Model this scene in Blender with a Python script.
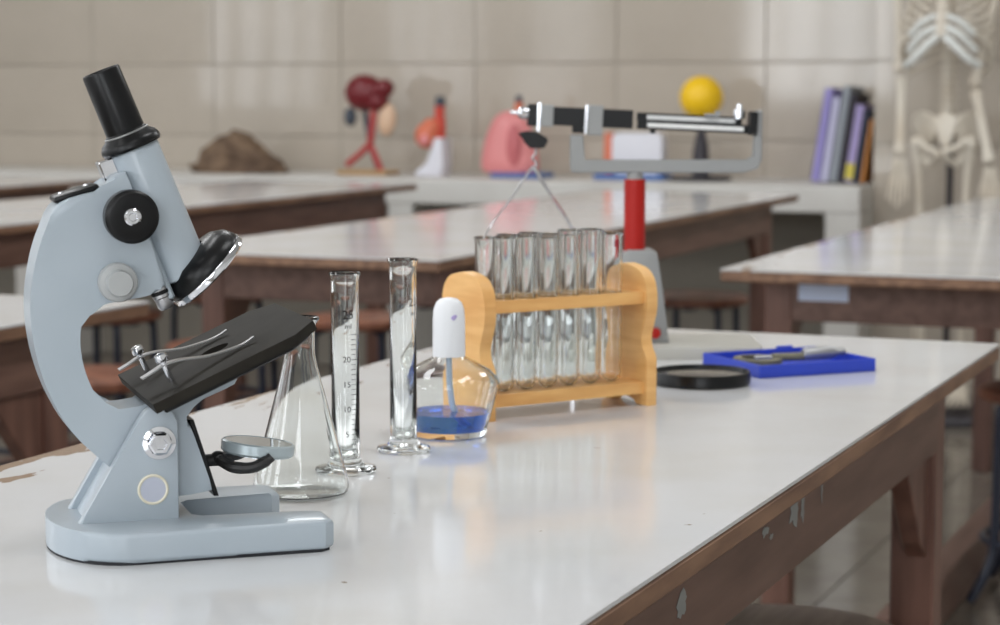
import bpy, bmesh, math, random
from mathutils import Vector, Matrix, noise
from math import sin, cos, pi, radians as R

random.seed(7)
for o in list(bpy.data.objects): bpy.data.objects.remove(o, do_unlink=True)
SC = bpy.context.scene
COL = SC.collection

# ------------------------------------------------------------------ camera
cd = bpy.data.cameras.new('camera'); cam = bpy.data.objects.new('camera', cd); COL.objects.link(cam)
cam.location = (0, 0, 1.08); cam.rotation_euler = (R(90 - 6.07), 0, R(22.45))
cd.sensor_width = 36; cd.lens = 76.68; cd.clip_start = 0.05; cd.clip_end = 60
cd.dof.use_dof = True; cd.dof.focus_distance = 1.58; cd.dof.aperture_fstop = 9.5
SC.camera = cam

# ------------------------------------------------------------------ world
w = bpy.data.worlds.new('world'); SC.world = w; w.use_nodes = True
w.node_tree.nodes['Background'].inputs[0].default_value = (.80, .88, 1, 1)
w.node_tree.nodes['Background'].inputs[1].default_value = 1.0

# ------------------------------------------------------------------ daylight in the window openings
RX0, RX1, RY0, RY1, RZ = -6.2, 2.4, -3.2, 7.45, 3.2
WIN_L = [(-2.3, -.7), (.2, 1.8), (2.7, 4.3)]          # along Y, on the left wall
WIN_B = [(-5.25, -3.65), (-2.4, -.8), (.2, 1.8)]                   # along X, on the rear wall
WZ0, WZ1 = .95, 2.75
def area(name, loc, rot, sx, sy, power, col=(.94, .97, 1)):
    l = bpy.data.lights.new(name, 'AREA'); l.shape = 'RECTANGLE'; l.size = sx; l.size_y = sy
    l.energy = power; l.color = col
    o = bpy.data.objects.new(name, l); o.location = loc; o.rotation_euler = rot; COL.objects.link(o)
for i, (a, b) in enumerate(WIN_L):
    area('daylight_side', (RX0 - .14, (a + b) / 2, (WZ0 + WZ1) / 2), (0, R(-90), 0), WZ1 - WZ0, b - a, 34)
for i, (a, b) in enumerate(WIN_B):
    area('daylight_rear', ((a + b) / 2, RY0 - .14, (WZ0 + WZ1) / 2), (R(90), 0, 0), b - a, WZ1 - WZ0, 84)
for x in (-4.6, -2.2, .2):  # added overhead fill, no fixtures: brightens table tops, stronger toward back and left
    for y in (-.8, 2.0, 4.8):
        area('ceiling_fill', (x, y, RZ - .06), (0, 0, 0), .5, 1.3, {-.8: 16, 2.0: 27, 4.8: 36}[y] * (1.35 if x < -4 else 1), (.97, .985, 1))

SC.view_settings.view_transform = 'Standard'; SC.view_settings.look = 'None'
SC.view_settings.gamma = 1; SC.view_settings.use_curve_mapping = False
SC.view_settings.exposure = -0.45
SC.cycles.max_bounces = 14; SC.cycles.transmission_bounces = 14; SC.cycles.diffuse_bounces = 5
SC.cycles.glossy_bounces = 6; SC.cycles.transparent_max_bounces = 12
SC.cycles.sample_clamp_indirect = 6

# ------------------------------------------------------------------ materials
def lin(c):
    return tuple((v / 255 / 12.92 if v / 255 <= .04045 else ((v / 255 + .055) / 1.055) ** 2.4) for v in c) + (1,)
def mat(name, rgb, rough=.5, metal=0, trans=0, ior=1.5, coat=0, spec=.5, alpha=None):
    m = bpy.data.materials.new(name); m.use_nodes = True
    p = m.node_tree.nodes['Principled BSDF']
    p.inputs['Base Color'].default_value = lin(rgb); p.inputs['Roughness'].default_value = rough
    p.inputs['Metallic'].default_value = metal; p.inputs['Transmission Weight'].default_value = trans
    p.inputs['IOR'].default_value = ior; p.inputs['Coat Weight'].default_value = coat
    p.inputs['Specular IOR Level'].default_value = spec
    return m
def vary(m, rgb2, scale=8, stretch=(1, 1, 1), lo=.4, hi=.7, detail=6, bump=0, rough2=None):
    """mix a second colour in by noise, with optional relief"""
    nt = m.node_tree; N = nt.nodes; L = nt.links; p = N['Principled BSDF']
    tc = N.new('ShaderNodeTexCoord'); mp = N.new('ShaderNodeMapping'); nz = N.new('ShaderNodeTexNoise')
    mp.inputs['Scale'].default_value = stretch
    nz.inputs['Scale'].default_value = scale; nz.inputs['Detail'].default_value = detail
    rp = N.new('ShaderNodeValToRGB'); rp.color_ramp.elements[0].position = lo; rp.color_ramp.elements[1].position = hi
    rp.color_ramp.elements[0].color = p.inputs['Base Color'].default_value; rp.color_ramp.elements[1].color = lin(rgb2)
    L.new(tc.outputs['Object'], mp.inputs[0]); L.new(mp.outputs[0], nz.inputs['Vector'])
    L.new(nz.outputs[0], rp.inputs[0]); L.new(rp.outputs[0], p.inputs['Base Color'])
    if bump:
        b = N.new('ShaderNodeBump'); b.inputs['Strength'].default_value = bump; b.inputs['Distance'].default_value = .002
        L.new(nz.outputs[0], b.inputs['Height']); L.new(b.outputs[0], p.inputs['Normal'])
    return m
M = {}
M['tile'] = vary(mat('wall_tile', (188, 178, 165), .07, spec=.5), (181, 171, 158), 3, bump=.05)
M['grout'] = mat('grout', (166, 158, 147), .8)
M['plaster'] = mat('plaster', (220, 220, 218), .7)
M['floor_tile'] = vary(mat('floor_tile', (138, 131, 120), .13), (127, 119, 109), 9)
M['floor_grout'] = mat('floor_grout', (118, 110, 100), .8)
M['counter'] = vary(mat('counter_plaster', (212, 210, 205), .4), (202, 199, 194), 5)
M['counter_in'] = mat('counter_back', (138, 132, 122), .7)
def laminate():
    m = mat('white_laminate', (222, 219, 213), .10, spec=.5)
    nt = m.node_tree; N = nt.nodes; L = nt.links; p = N['Principled BSDF']
    tc = N.new('ShaderNodeTexCoord')
    n1 = N.new('ShaderNodeTexNoise'); n1.inputs['Scale'].default_value = 5; n1.inputs['Detail'].default_value = 5
    r1 = N.new('ShaderNodeValToRGB'); r1.color_ramp.elements[0].position = .42; r1.color_ramp.elements[1].position = .75
    r1.color_ramp.elements[0].color = lin((216, 217, 219)); r1.color_ramp.elements[1].color = lin((208, 206, 203))
    n2 = N.new('ShaderNodeTexNoise'); n2.inputs['Scale'].default_value = 46; n2.inputs['Detail'].default_value = 3
    r2 = N.new('ShaderNodeValToRGB'); r2.color_ramp.elements[0].position = .745; r2.color_ramp.elements[1].position = .77
    L.new(tc.outputs['Object'], n1.inputs['Vector']); L.new(tc.outputs['Object'], n2.inputs['Vector'])
    L.new(n1.outputs[0], r1.inputs[0]); L.new(n2.outputs[0], r2.inputs[0])
    mx = N.new('ShaderNodeMixRGB'); mx.inputs[2].default_value = lin((150, 138, 122))
    L.new(r2.outputs[0], mx.inputs[0]); L.new(r1.outputs[0], mx.inputs[1])
    # chipped long edges: brown board shows where the sheet has broken away
    sx = N.new('ShaderNodeSeparateXYZ'); L.new(tc.outputs['Object'], sx.inputs[0])
    n3 = N.new('ShaderNodeTexNoise'); n3.inputs['Scale'].default_value = 1; n3.inputs['Detail'].default_value = 4
    mp = N.new('ShaderNodeMapping'); mp.inputs['Scale'].default_value = (40, 9, 1)
    L.new(tc.outputs['Object'], mp.inputs[0]); L.new(mp.outputs[0], n3.inputs['Vector'])
    a = N.new('ShaderNodeMath'); a.operation = 'MULTIPLY_ADD'; a.inputs[1].default_value = .32; a.inputs[2].default_value = -.478
    L.new(n3.outputs[0], a.inputs[0])                  # -.30 -.08 + .16*noise
    b = N.new('ShaderNodeMath'); b.operation = 'LESS_THAN'; L.new(sx.outputs[0], b.inputs[0]); L.new(a.outputs[0], b.inputs[1])
    m2 = N.new('ShaderNodeMixRGB'); m2.inputs[2].default_value = lin((150, 126, 106))
    L.new(b.outputs[0], m2.inputs[0]); L.new(mx.outputs[0], m2.inputs[1]); L.new(m2.outputs[0], p.inputs['Base Color'])
    bp = N.new('ShaderNodeBump'); bp.inputs['Strength'].default_value = .02; bp.inputs['Distance'].default_value = .002
    L.new(n1.outputs[0], bp.inputs['Height']); L.new(bp.outputs[0], p.inputs['Normal'])
    return m
M['laminate'] = laminate()
M['wood'] = vary(mat('brown_wood', (124, 94, 82), .42), (98, 70, 60), 5, (9, 1, 9), .35, .7, bump=.05)
M['wood_leg'] = vary(mat('brown_wood_leg', (122, 88, 76), .42), (96, 66, 56), 5, (9, 9, 1), .35, .7, bump=.05)
M['edge'] = vary(mat('worn_edge_wood', (144, 110, 86), .5), (110, 80, 62), 9, (6, 1, 6), .35, .65, bump=.06)
M['seat'] = vary(mat('stool_seat_wood', (146, 96, 74), .4), (112, 70, 54), 6, (8, 1, 1), .35, .7)
M['seat_grey'] = vary(mat('weathered_seat_wood', (146, 128, 114), .5), (112, 94, 82), 6, (10, 1, 1), .35, .7)
M['navy'] = mat('navy_enamel', (38, 44, 62), .35)
M['mic'] = vary(mat('grey_enamel', (172, 182, 190), .34, coat=.2), (167, 178, 186), 12)
M['black'] = mat('black_enamel', (15, 15, 16), .32, spec=.28)
M['black_matt'] = mat('black_matt', (34, 33, 32), .5)
M['stage'] = vary(mat('black_stage_paint', (42, 39, 34), .6, spec=.12), (36, 33, 29), 60)
M['rubber'] = mat('rubber', (30, 31, 36), .7)
M['chrome'] = mat('chrome', (225, 226, 230), .12, 1)
M['steel'] = mat('brushed_steel', (190, 190, 192), .3, 1)
M['dullmetal'] = mat('dull_metal', (172, 172, 172), .45, .85)
M['alu'] = mat('grey_aluminium_paint', (176, 178, 178), .4, .2)
M['mirror'] = mat('mirror_glass', (200, 214, 226), .06, 1)
M['mirror_rim'] = mat('mirror_rim', (176, 188, 192), .3, .3)
M['cream'] = mat('cream_paint', (226, 220, 200), .6)
M['lilac'] = mat('lilac_paper', (186, 190, 204), .6)
M['glass'] = mat('clear_glass', (252, 254, 253), .0, 0, 1, 1.42)
M['ink'] = mat('black_print', (40, 36, 36), .6)
M['redink'] = mat('red_print', (150, 40, 50), .6)
M['blueliq'] = mat('blue_spirit', (50, 128, 250), .02, 0, .88, 1.33)
M['whitecap'] = mat('white_plastic', (236, 237, 240), .35)
M['wick'] = mat('wick_cotton', (196, 212, 230), .8)
M['ply'] = vary(mat('rack_wood', (240, 190, 122), .45), (222, 164, 96), 4, (3, 3, 22), .35, .7, bump=.03)
M['ply_rail'] = vary(mat('rack_rail_wood', (238, 186, 116), .45), (220, 160, 92), 4, (3, 30, 22), .35, .7, bump=.03)
M['bluebox'] = mat('blue_plastic', (40, 66, 186), .4)
M['micro_frame'] = vary(mat('micrometer_paint', (120, 116, 92), .4), (90, 88, 74), 60)
M['red'] = mat('red_enamel', (172, 26, 18), .4, spec=.3)
M['scale'] = mat('white_scale', (236, 236, 234), .4)
M['balgrey'] = mat('balance_grey_paint', (150, 151, 150), .5, .1)
M['basegrey'] = mat('balance_base_paint', (186, 184, 176), .35)
M['paint'] = mat('white_paint_smear', (150, 152, 150), .6)
M['label'] = mat('pale_blue_paper', (208, 220, 246), .6)
M['rock'] = vary(mat('rock', (126, 104, 84), .9), (84, 66, 54), 14, bump=.6)
M['liver'] = mat('dark_red_plastic', (112, 24, 32), .35)
M['beige'] = mat('beige_plastic', (222, 188, 158), .4)
M['vesselr'] = mat('vessel_red', (178, 62, 62), .4)
M['vesselb'] = mat('dark_slate_plastic', (62, 70, 82), .4)
M['tan'] = mat('tan_wood', (176, 142, 100), .5)
M['orange'] = mat('orange_plastic', (216, 116, 84), .4)
M['redplast'] = mat('red_plastic', (206, 70, 54), .4)
M['whiteplast'] = mat('white_model_plastic', (224, 224, 232), .4)
M['pink'] = mat('pink_plastic', (226, 142, 142), .4)
M['pinkd'] = mat('deep_pink_plastic', (200, 108, 112), .4)
M['bluebase'] = mat('blue_base_plastic', (66, 106, 168), .4)
M['yellow'] = mat('yellow_plastic', (252, 204, 24), .4)
M['dark'] = mat('dark_plastic', (52, 48, 54), .45)
M['bone'] = vary(mat('bone_plastic', (220, 212, 198), .5), (208, 196, 178), 8)
M['cartilage'] = mat('cartilage_plastic', (226, 228, 224), .5)
M['page'] = mat('paper_edges', (214, 208, 198), .8)
for k, c in dict(b1=(152, 142, 204), b2=(196, 194, 222), b3=(150, 156, 164), b4=(52, 46, 58), b5=(174, 160, 208), b6=(36, 42, 62), b7=(206, 138, 70), b8=(214, 198, 84)).items():
    M[k] = mat('book_cover_' + k, c, .5)
M['frame'] = mat('window_frame_paint', (214, 214, 210), .5)

# ------------------------------------------------------------------ mesh helpers
class MB:
    def __init__(s): s.bm = bmesh.new()
    def box(s, c, d, mx=None, bev=0, seg=1):
        r = bmesh.ops.create_cube(s.bm, size=1)['verts']
        bmesh.ops.scale(s.bm, vec=d, verts=r); bmesh.ops.translate(s.bm, vec=c, verts=r)
        if bev:
            e = list({e for v in r for e in v.link_edges})
            o = bmesh.ops.bevel(s.bm, geom=e, offset=bev, segments=seg, affect='EDGES', profile=.5)
            r = list({v for f in o['faces'] for v in f.verts} | {v for v in r if v.is_valid})
        if mx: bmesh.ops.transform(s.bm, matrix=mx, verts=[v for v in r if v.is_valid])
        return s
    def lathe(s, prof, seg=32, mx=None, cap0=False, cap1=False, ry=1):
        rings = []
        for (r, z) in prof:
            if r < 1e-6: rings.append([s.bm.verts.new((0, 0, z))])
            else: rings.append([s.bm.verts.new((r * cos(2 * pi * i / seg), ry * r * sin(2 * pi * i / seg), z)) for i in range(seg)])
        for a, b in zip(rings, rings[1:]):
            for i in range(seg):
                j = (i + 1) % seg
                if len(a) == 1 and len(b) == 1: continue
                if len(a) == 1: s.bm.faces.new((a[0], b[j], b[i]))
                elif len(b) == 1: s.bm.faces.new((a[i], a[j], b[0]))
                else: s.bm.faces.new((a[i], a[j], b[j], b[i]))
        if cap0 and len(rings[0]) > 1: s.bm.faces.new(list(reversed(rings[0])))
        if cap1 and len(rings[-1]) > 1: s.bm.faces.new(rings[-1])
        vs = [v for r in rings for v in r]
        if mx: bmesh.ops.transform(s.bm, matrix=mx, verts=vs)
        return s
    def tube(s, pts, rad, seg=10, closed=False, cap=True):
        pts = [Vector(p) for p in pts]; n = len(pts)
        rads = rad if isinstance(rad, (list, tuple)) else [rad] * n
        rings = []; prev = None
        for i, p in enumerate(pts):
            if closed: t = (pts[(i + 1) % n] - pts[i - 1])
            else: t = pts[min(i + 1, n - 1)] - pts[max(i - 1, 0)]
            t.normalize()
            if prev is None:
                a = Vector((0, 0, 1)) if abs(t.z) < .9 else Vector((1, 0, 0))
                x = t.cross(a).normalized()
            else:
                x = prev - t * prev.dot(t); x.normalize()
            prev = x; y = t.cross(x)
            rings.append([s.bm.verts.new(p + (x * cos(2 * pi * k / seg) + y * sin(2 * pi * k / seg)) * rads[i]) for k in range(seg)])
        rr = list(zip(rings, rings[1:])) + ([(rings[-1], rings[0])] if closed else [])
        for a, b in rr:
            for k in range(seg):
                j = (k + 1) % seg; s.bm.faces.new((a[k], a[j], b[j], b[k]))
        if cap and not closed:
            s.bm.faces.new(list(reversed(rings[0]))); s.bm.faces.new(rings[-1])
        return s
    def prism(s, poly, t0, t1, plane='xz', bev=0, seg=2, mx=None):
        """extrude a 2D outline between t0 and t1 along the third axis"""
        def P(a, b, t): return (a, t, b) if plane == 'xz' else ((a, b, t) if plane == 'xy' else (t, a, b))
        v0 = [s.bm.verts.new(P(a, b, t0)) for a, b in poly]; v1 = [s.bm.verts.new(P(a, b, t1)) for a, b in poly]
        n = len(poly); f0 = s.bm.faces.new(v0); f1 = s.bm.faces.new(list(reversed(v1)))
        for i in range(n): s.bm.faces.new((v0[(i + 1) % n], v0[i], v1[i], v1[(i + 1) % n]))
        vs = v0 + v1
        if bev:
            e = list(set(f0.edges) | set(f1.edges))
            o = bmesh.ops.bevel(s.bm, geom=e, offset=bev, segments=seg, affect='EDGES', profile=.5)
            vs = list({v for f in o['faces'] for v in f.verts} | {v for v in vs if v.is_valid})
        if mx: bmesh.ops.transform(s.bm, matrix=mx, verts=[v for v in vs if v.is_valid])
        return s
    def ball(s, c, r, mx=None, seg=20, ring=12):
        r3 = r if isinstance(r, (tuple, list)) else (r, r, r)
        q = bmesh.ops.create_uvsphere(s.bm, u_segments=seg, v_segments=ring, radius=1)['verts']
        bmesh.ops.scale(s.bm, vec=r3, verts=q)
        if mx: bmesh.ops.transform(s.bm, matrix=mx, verts=q)
        bmesh.ops.translate(s.bm, vec=c, verts=q)
        return s
    def build(s, name, m, parent=None, smooth=35, loc=None):
        bmesh.ops.recalc_face_normals(s.bm, faces=s.bm.faces[:])
        me = bpy.data.meshes.new(name); s.bm.to_mesh(me); s.bm.free()
        if smooth:
            for p in me.polygons: p.use_smooth = True
            me.set_sharp_from_angle(angle=R(smooth))
        me.materials.append(M[m] if isinstance(m, str) else m)
        o = bpy.data.objects.new(name, me); COL.objects.link(o)
        if parent: o.parent = parent
        if loc: o.location = loc
        return o
def thing(name, label, cat, loc=(0, 0, 0), rz=0, group=None):
    o = bpy.data.objects.new(name, None); COL.objects.link(o); o.empty_display_size = .05
    o.location = loc; o.rotation_euler = (0, 0, R(rz))
    return tag(o, label, cat, group)
def tag(o, label, cat, group=None):
    o['label'] = label; o['category'] = cat
    if group: o['group'] = group
    return o
def struct(o, label=None):
    o['kind'] = 'structure'
    if label: o['label'] = label
    return o
def copy_tree(o, parent=None):
    c = o.copy(); COL.objects.link(c)
    if parent: c.parent = parent
    for ch in list(o.children): copy_tree(ch, c)
    return c
def T(x, y, z): return Matrix.Translation((x, y, z))
def RX(a): return Matrix.Rotation(R(a), 4, 'X')
def RY(a): return Matrix.Rotation(R(a), 4, 'Y')
def RZm(a): return Matrix.Rotation(R(a), 4, 'Z')
def smooth_path(pts, n=6, closed=False):
    """Catmull-Rom through the points"""
    P = [Vector(p) for p in pts]; out = []; N = len(P)
    rng = range(N) if closed else range(N - 1)
    for i in rng:
        if closed: p0, p1, p2, p3 = P[i - 1], P[i], P[(i + 1) % N], P[(i + 2) % N]
        else: p0, p1, p2, p3 = P[max(i - 1, 0)], P[i], P[i + 1], P[min(i + 2, N - 1)]
        for k in range(n):
            t = k / n
            out.append(.5 * ((2 * p1) + (p2 - p0) * t + (2 * p0 - 5 * p1 + 4 * p2 - p3) * t * t + (3 * p1 - p0 - 3 * p2 + p3) * t ** 3))
    if not closed: out.append(P[-1])
    return out
def sp2(pts, n=5): return [(p.x, p.y) for p in smooth_path([(a, b, 0) for a, b in pts], n)]

# ================================================================== ROOM SHELL
fl = struct(MB().box(((RX0 + RX1) / 2, (RY0 + RY1) / 2, -.056), (RX1 - RX0 + .4, RY1 - RY0 + .4, .1)).build('floor', 'floor_grout', smooth=0))
FT = .40
tile_me = None
for ix in range(8):
    for iy in range(13):
        x = -2.66 + (ix + .5) * FT; y = 1.95 + (iy + .5) * FT
        if tile_me is None:
            t = MB().box((0, 0, 0), (FT - .004, FT - .004, .006), bev=.0012).build('tile', 'floor_tile', smooth=0); tile_me = t.data
        else:
            t = bpy.data.objects.new('tile', tile_me); COL.objects.link(t)
        t.parent = fl; t.location = (x, y, -.003)
struct(MB().box(((RX0 + RX1) / 2, (RY0 + RY1) / 2, RZ + .05), (RX1 - RX0 + .4, RY1 - RY0 + .4, .1)).build('ceiling', 'plaster', smooth=0))
def wall_with_openings(name, horiz0, horiz1, openings, place):
    m = MB()
    def seg(a, b, z0, z1): place(m, a, b, z0, z1)
    seg(horiz0, horiz1, 0, WZ0); seg(horiz0, horiz1, WZ1, RZ)
    cur = horiz0
    for a, b in openings: seg(cur, a, WZ0, WZ1); cur = b
    seg(cur, horiz1, WZ0, WZ1)
    return struct(m.build(name, 'plaster', smooth=0))
wall_with_openings('wall_left', RY0, RY1, WIN_L, lambda m, a, b, z0, z1: m.box((RX0 - .06, (a + b) / 2, (z0 + z1) / 2), (.12, b - a, z1 - z0)))
wall_with_openings('wall_rear', RX0, RX1, WIN_B, lambda m, a, b, z0, z1: m.box(((a + b) / 2, RY0 - .06, (z0 + z1) / 2), (b - a, .12, z1 - z0)))
struct(MB().box((RX1 + .06, (RY0 + RY1) / 2, RZ / 2), (.12, RY1 - RY0, RZ)).build('wall_right', 'plaster', smooth=0))
wi = 0
for side, W in (('L', WIN_L), ('B', WIN_B)):
    for a, b in W:
        wi += 1; m = MB(); zc = (WZ0 + WZ1) / 2; h = WZ1 - WZ0
        def bar(p0, p1, z0, z1):
            if side == 'L': m.box((RX0 - .06, (p0 + p1) / 2, (z0 + z1) / 2), (.06, p1 - p0, z1 - z0))
            else: m.box(((p0 + p1) / 2, RY0 - .06, (z0 + z1) / 2), (p1 - p0, .06, z1 - z0))
        for k in range(5):
            c = a + (b - a) * k / 4; c = min(max(c, a + .025), b - .025); bar(c - .025, c + .025, WZ0, WZ1)
        bar(a, b, WZ0, WZ0 + .05); bar(a, b, WZ1 - .05, WZ1); bar(a, b, 2.1, 2.15)
        struct(m.build('window_%d' % wi, 'frame', smooth=0))
# back wall and its big glazed tiles
wb = struct(MB().box(((RX0 + RX1) / 2, RY1 + .072, RZ / 2), (RX1 - RX0 + .3, .14, RZ)).build('wall_back', 'grout', smooth=0))
TW, TH = .565, .28
tme = MB().box((0, 0, 0), (TW - .005, .008, TH - .005), bev=.002, seg=2).build('tile', 'tile', wb, smooth=0)
first = True
for r in range(-4, 7):
    for c in range(-4, 8):
        x = -4.874 + (c - .5) * TW; z = 1.165 + (r - .5) * TH
        if x - TW / 2 > -1.59: continue
        if z < .02 or z > RZ: continue
        if first: t = tme; first = False
        else: t = bpy.data.objects.new('tile', tme.data); COL.objects.link(t); t.parent = wb
        t.location = (x, RY1 + .002, z)
        t.rotation_euler = (R(random.uniform(-.35, .35)), 0, R(random.uniform(-.45, .45)))
# shallow pilaster right of the shelf, tiled the same way
PX0, PX1, PY = -1.583, 1.2, 7.12
wp = struct(MB().box(((PX0 + PX1) / 2, PY + .17, RZ / 2), (PX1 - PX0, .33, RZ)).build('wall_pier', 'grout', smooth=0))
for r in range(-4, 7):
    for c in range(0, 5):
        x = PX0 + (c + .5) * TW; z = 1.165 + (r - .5) * TH
        if z < .02: continue
        t = bpy.data.objects.new('tile', tme.data); COL.objects.link(t); t.parent = wp
        t.location = (x, PY + .003, z); t.rotation_euler = (R(random.uniform(-.25, .25)), 0, R(random.uniform(-.3, .3)))

# ================================================================== SHELF COUNTER ALONG THE BACK WALL
ct = thing('wall_counter', 'long low white plastered counter along the tiled back wall', 'counter', (0, 6.92, 0))
MB().box((-3.84, .2575, .705), (4.52, .515, .09), bev=.006).build('slab', 'counter', ct, smooth=0)
for x0, x1 in ((-1.695, -1.58), (-3.294, -3.2), (-4.9, -4.8), (-6.1, -6.0)):
    MB().box(((x0 + x1) / 2, .2575, .33), (x1 - x0, .515, .66)).build('pier', 'counter', ct, smooth=0)
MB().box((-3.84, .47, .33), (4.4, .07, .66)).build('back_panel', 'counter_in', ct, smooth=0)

# ================================================================== TABLES
TZ = .76
def make_table(label, cx, y0, y1, W=.64):
    t = thing('lab_table', label, 'table', (cx, (y0 + y1) / 2, 0), 0, 'white topped lab tables')
    L = y1 - y0
    MB().box((0, 0, TZ - .0015), (W, L, .003)).build('laminate_top', 'laminate', t, smooth=0)
    MB().box((0, 0, TZ - .003 - .0095), (W, L, .019), bev=.003).build('board', 'edge', t, smooth=0)
    ax, ay = W / 2 - .035, L / 2 - .17
    for s in (-1, 1):
        MB().box((s * (ax - .01), 0, TZ - .022 - .042), (.022, 2 * ay - .1 + .02, .084), bev=.002).build('apron', 'wood', t, smooth=0)
        MB().box((0, s * (ay - .012), TZ - .022 - .042), (2 * ax - .10 + .002, .022, .084), bev=.002).build('apron', 'wood', t, smooth=0)
    if True:
        for sx in (-1, 1):
            for sy in (-1, 1):
                MB().box((sx * (ax - .025), sy * (ay - .025), (TZ - .022) / 2), (.052, .052, TZ - .022), bev=.003).build('leg', 'wood_leg', t, smooth=0)
                # chunky knee brace under the long apron
                x = sx * (ax - .02); ye = sy * (ay - .05)
                poly = [(0, 0), (-.11, 0), (-.11, -.012), (-.035, -.10), (0, -.125)]
                MB().prism([(ye + sy * a, TZ - .106 + b) for a, b in poly], x - .012, x + .012, 'yz', bev=.002, seg=1).build('knee_brace', 'wood_leg', t, smooth=0)
    MB().box((-.06, 0, .05), (.06, 2 * ay - .12, .10), bev=.003).build('foot_rail', 'wood', t, smooth=0)
    return t
A1 = make_table('white topped wooden lab table in front carrying the microscope', -.752, .08, 2.68)
A2 = make_table('white topped lab table with pale blue label on its end apron', -.748, 3.6, 6.2)
B1 = make_table('white topped lab table at left edge behind the microscope arm', -2.015, .13, 2.73)
B2 = make_table('white topped lab table behind the test tube rack and balance', -1.92, 3.58, 6.2)
C2 = make_table('white topped lab table in front of the brown rock', -3.26, 3.6, 6.4)
D2 = make_table('farthest white topped lab table at the left, near the back wall', -4.40, 3.6, 6.3)
# paper label and paint smears
MB().box((-.176, -1.3 + .17 - .0016 + .0, TZ - .051), (.092, .0012, .033)).build('paper_label', 'label', A2, smooth=0)['label'] = 'pale blue paper label'
def smear(y, z, ry, rz, sh=0):
    P = []
    for k in range(22):
        a = 2 * pi * k / 22; q = 1 + .55 * noise.noise(Vector((cos(a) * 1.7 + y * 9, sin(a) * 1.7, z * 7))) + random.uniform(-.22, .22)
        P.append((y + ry * q * cos(a) + sh * sin(a) * rz, z + rz * q * sin(a)))
    MB().prism(P, .2862, .2865, 'yz').build('paint_smear', 'paint', A1, smooth=0)['label'] = 'dried white paint smear'
smear(.425, .712, .016, .017); smear(.455, .708, .006, .014); smear(.525, .716, .004, .016); smear(.33, .708, .010, .004); smear(.35, .700, .006, .0025); smear(.10, .699, .011, .010, .5)

# ================================================================== STOOLS
def make_stool(seatm):
    t = thing('stool', '', 'stool', (0, 0, 0), 0, 'round wooden lab stools')
    MB().lathe([(0, .425), (.145, .425), (.155, .43), (.157, .44), (.155, .448), (.147, .452), (0, .452)], 40).build('seat', seatm, t)
    for k in range(4):
        a = pi / 4 + k * pi / 2; c, s_ = cos(a), sin(a)
        MB().tube(smooth_path([(c * .09, s_ * .09, .424), (c * .125, s_ * .125, .415), (c * .135, s_ * .135, .39), (c * .14, s_ * .14, .15), (c * .155, s_ * .155, .08), (c * .20, s_ * .20, .012)], 4), .0105, 8).build('leg', 'navy', t)
    MB().tube([(.14 * cos(2 * pi * k / 32), .14 * sin(2 * pi * k / 32), .13) for k in range(32)], .008, 8, closed=True).build('foot_ring', 'navy', t)
    MB().box((0, 0, .4175), (.20, .03, .012)).box((0, 0, .4175), (.03, .20, .012)).build('seat_bracket', 'navy', t, smooth=0)
    return t
st0 = make_stool('seat'); st1 = make_stool('seat_grey')
st1.location = (-.61, 2.295, 0); st1.scale = (1, 1, 1.025); st1.rotation_euler.z = 0; st1['label'] = 'weathered wooden stool tucked under the front table'
spots = [(-.615, 4.53, 0, 'stool with navy legs under the labelled table at right edge'),
         (-1.90, 6.16, 0, 'wooden stool under the far end of the table behind the balance'),
         (-1.95, 5.36, 0, 'wooden stool right behind the balance post, nearer of the two there'),
         (-2.58, 5.22, 10, 'reddish wooden stool seen between the flask and the tall cylinders'),
         (-1.95, 4.28, 0, 'wooden stool under the table behind the measuring cylinders'),
         (-2.05, 2.28, 0, 'wooden stool under the table behind the microscope arm'),
         (-2.60, 3.95, 50, 'wooden stool in the aisle seen through the microscope arm opening'),
         (-3.30, 4.45, 0, 'wooden stool under the table in front of the rock'),
         (-2.60, 4.55, 20, 'wooden stool in the aisle seen just left of the conical flask'),
         (-2.62, 5.90, 70, 'far wooden stool in the aisle seen between the two measuring cylinders'),
         (-2.56, 3.30, 30, 'wooden stool in the aisle seen under the microscope stage'),
         (-3.31, 5.10, 0, 'wooden stool under the table in front of the rock, middle one there'),
         (-3.31, 5.72, 0, 'wooden stool under the far end of the table in front of the rock')]
for i, (x, y, a, lab) in enumerate(spots):
    s = st0 if i == 0 else copy_tree(st0)
    s.location = (x, y, 0); s.rotation_euler = (0, 0, R(a)); s['label'] = lab

# ================================================================== MICROSCOPE
mic = thing('microscope', 'pale grey school microscope with black eyepiece and tilted black stage', 'microscope', (-.785, 1.282, TZ), 41)
# horseshoe base: rounded heel, two forward legs
hw = .075; lw = .042
ol = []
for k in range(19):
    a = pi / 2 + pi * k / 18
    ol.append((-.035 + .049 * cos(a), hw * sin(a) if abs(sin(a)) < 1 else hw * (1 if sin(a) > 0 else -1)))
near_tip = [(.097, -hw), (.104, -hw + .006), (.104, -hw + lw - .006), (.097, -hw + lw)]
far_tip = [(.083, hw - lw), (.090, hw - lw + .006), (.090, hw - .006), (.083, hw)]
mid = [(.018, -hw + lw), (.010, -hw + lw + .01), (.010, hw - lw - .01), (.018, hw - lw)]
poly = ol + near_tip + mid + far_tip
MB().prism(poly, .0018, .0220, 'xy', bev=.0035, seg=3).build('base', 'mic', mic)
cx_ = sum(p[0] for p in poly) / len(poly)
MB().prism([((x - .005) * .985 + .004, y * .975) for x, y in poly], 0, .0022, 'xy').build('rubber_foot', 'rubber', mic, smooth=0)
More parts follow.
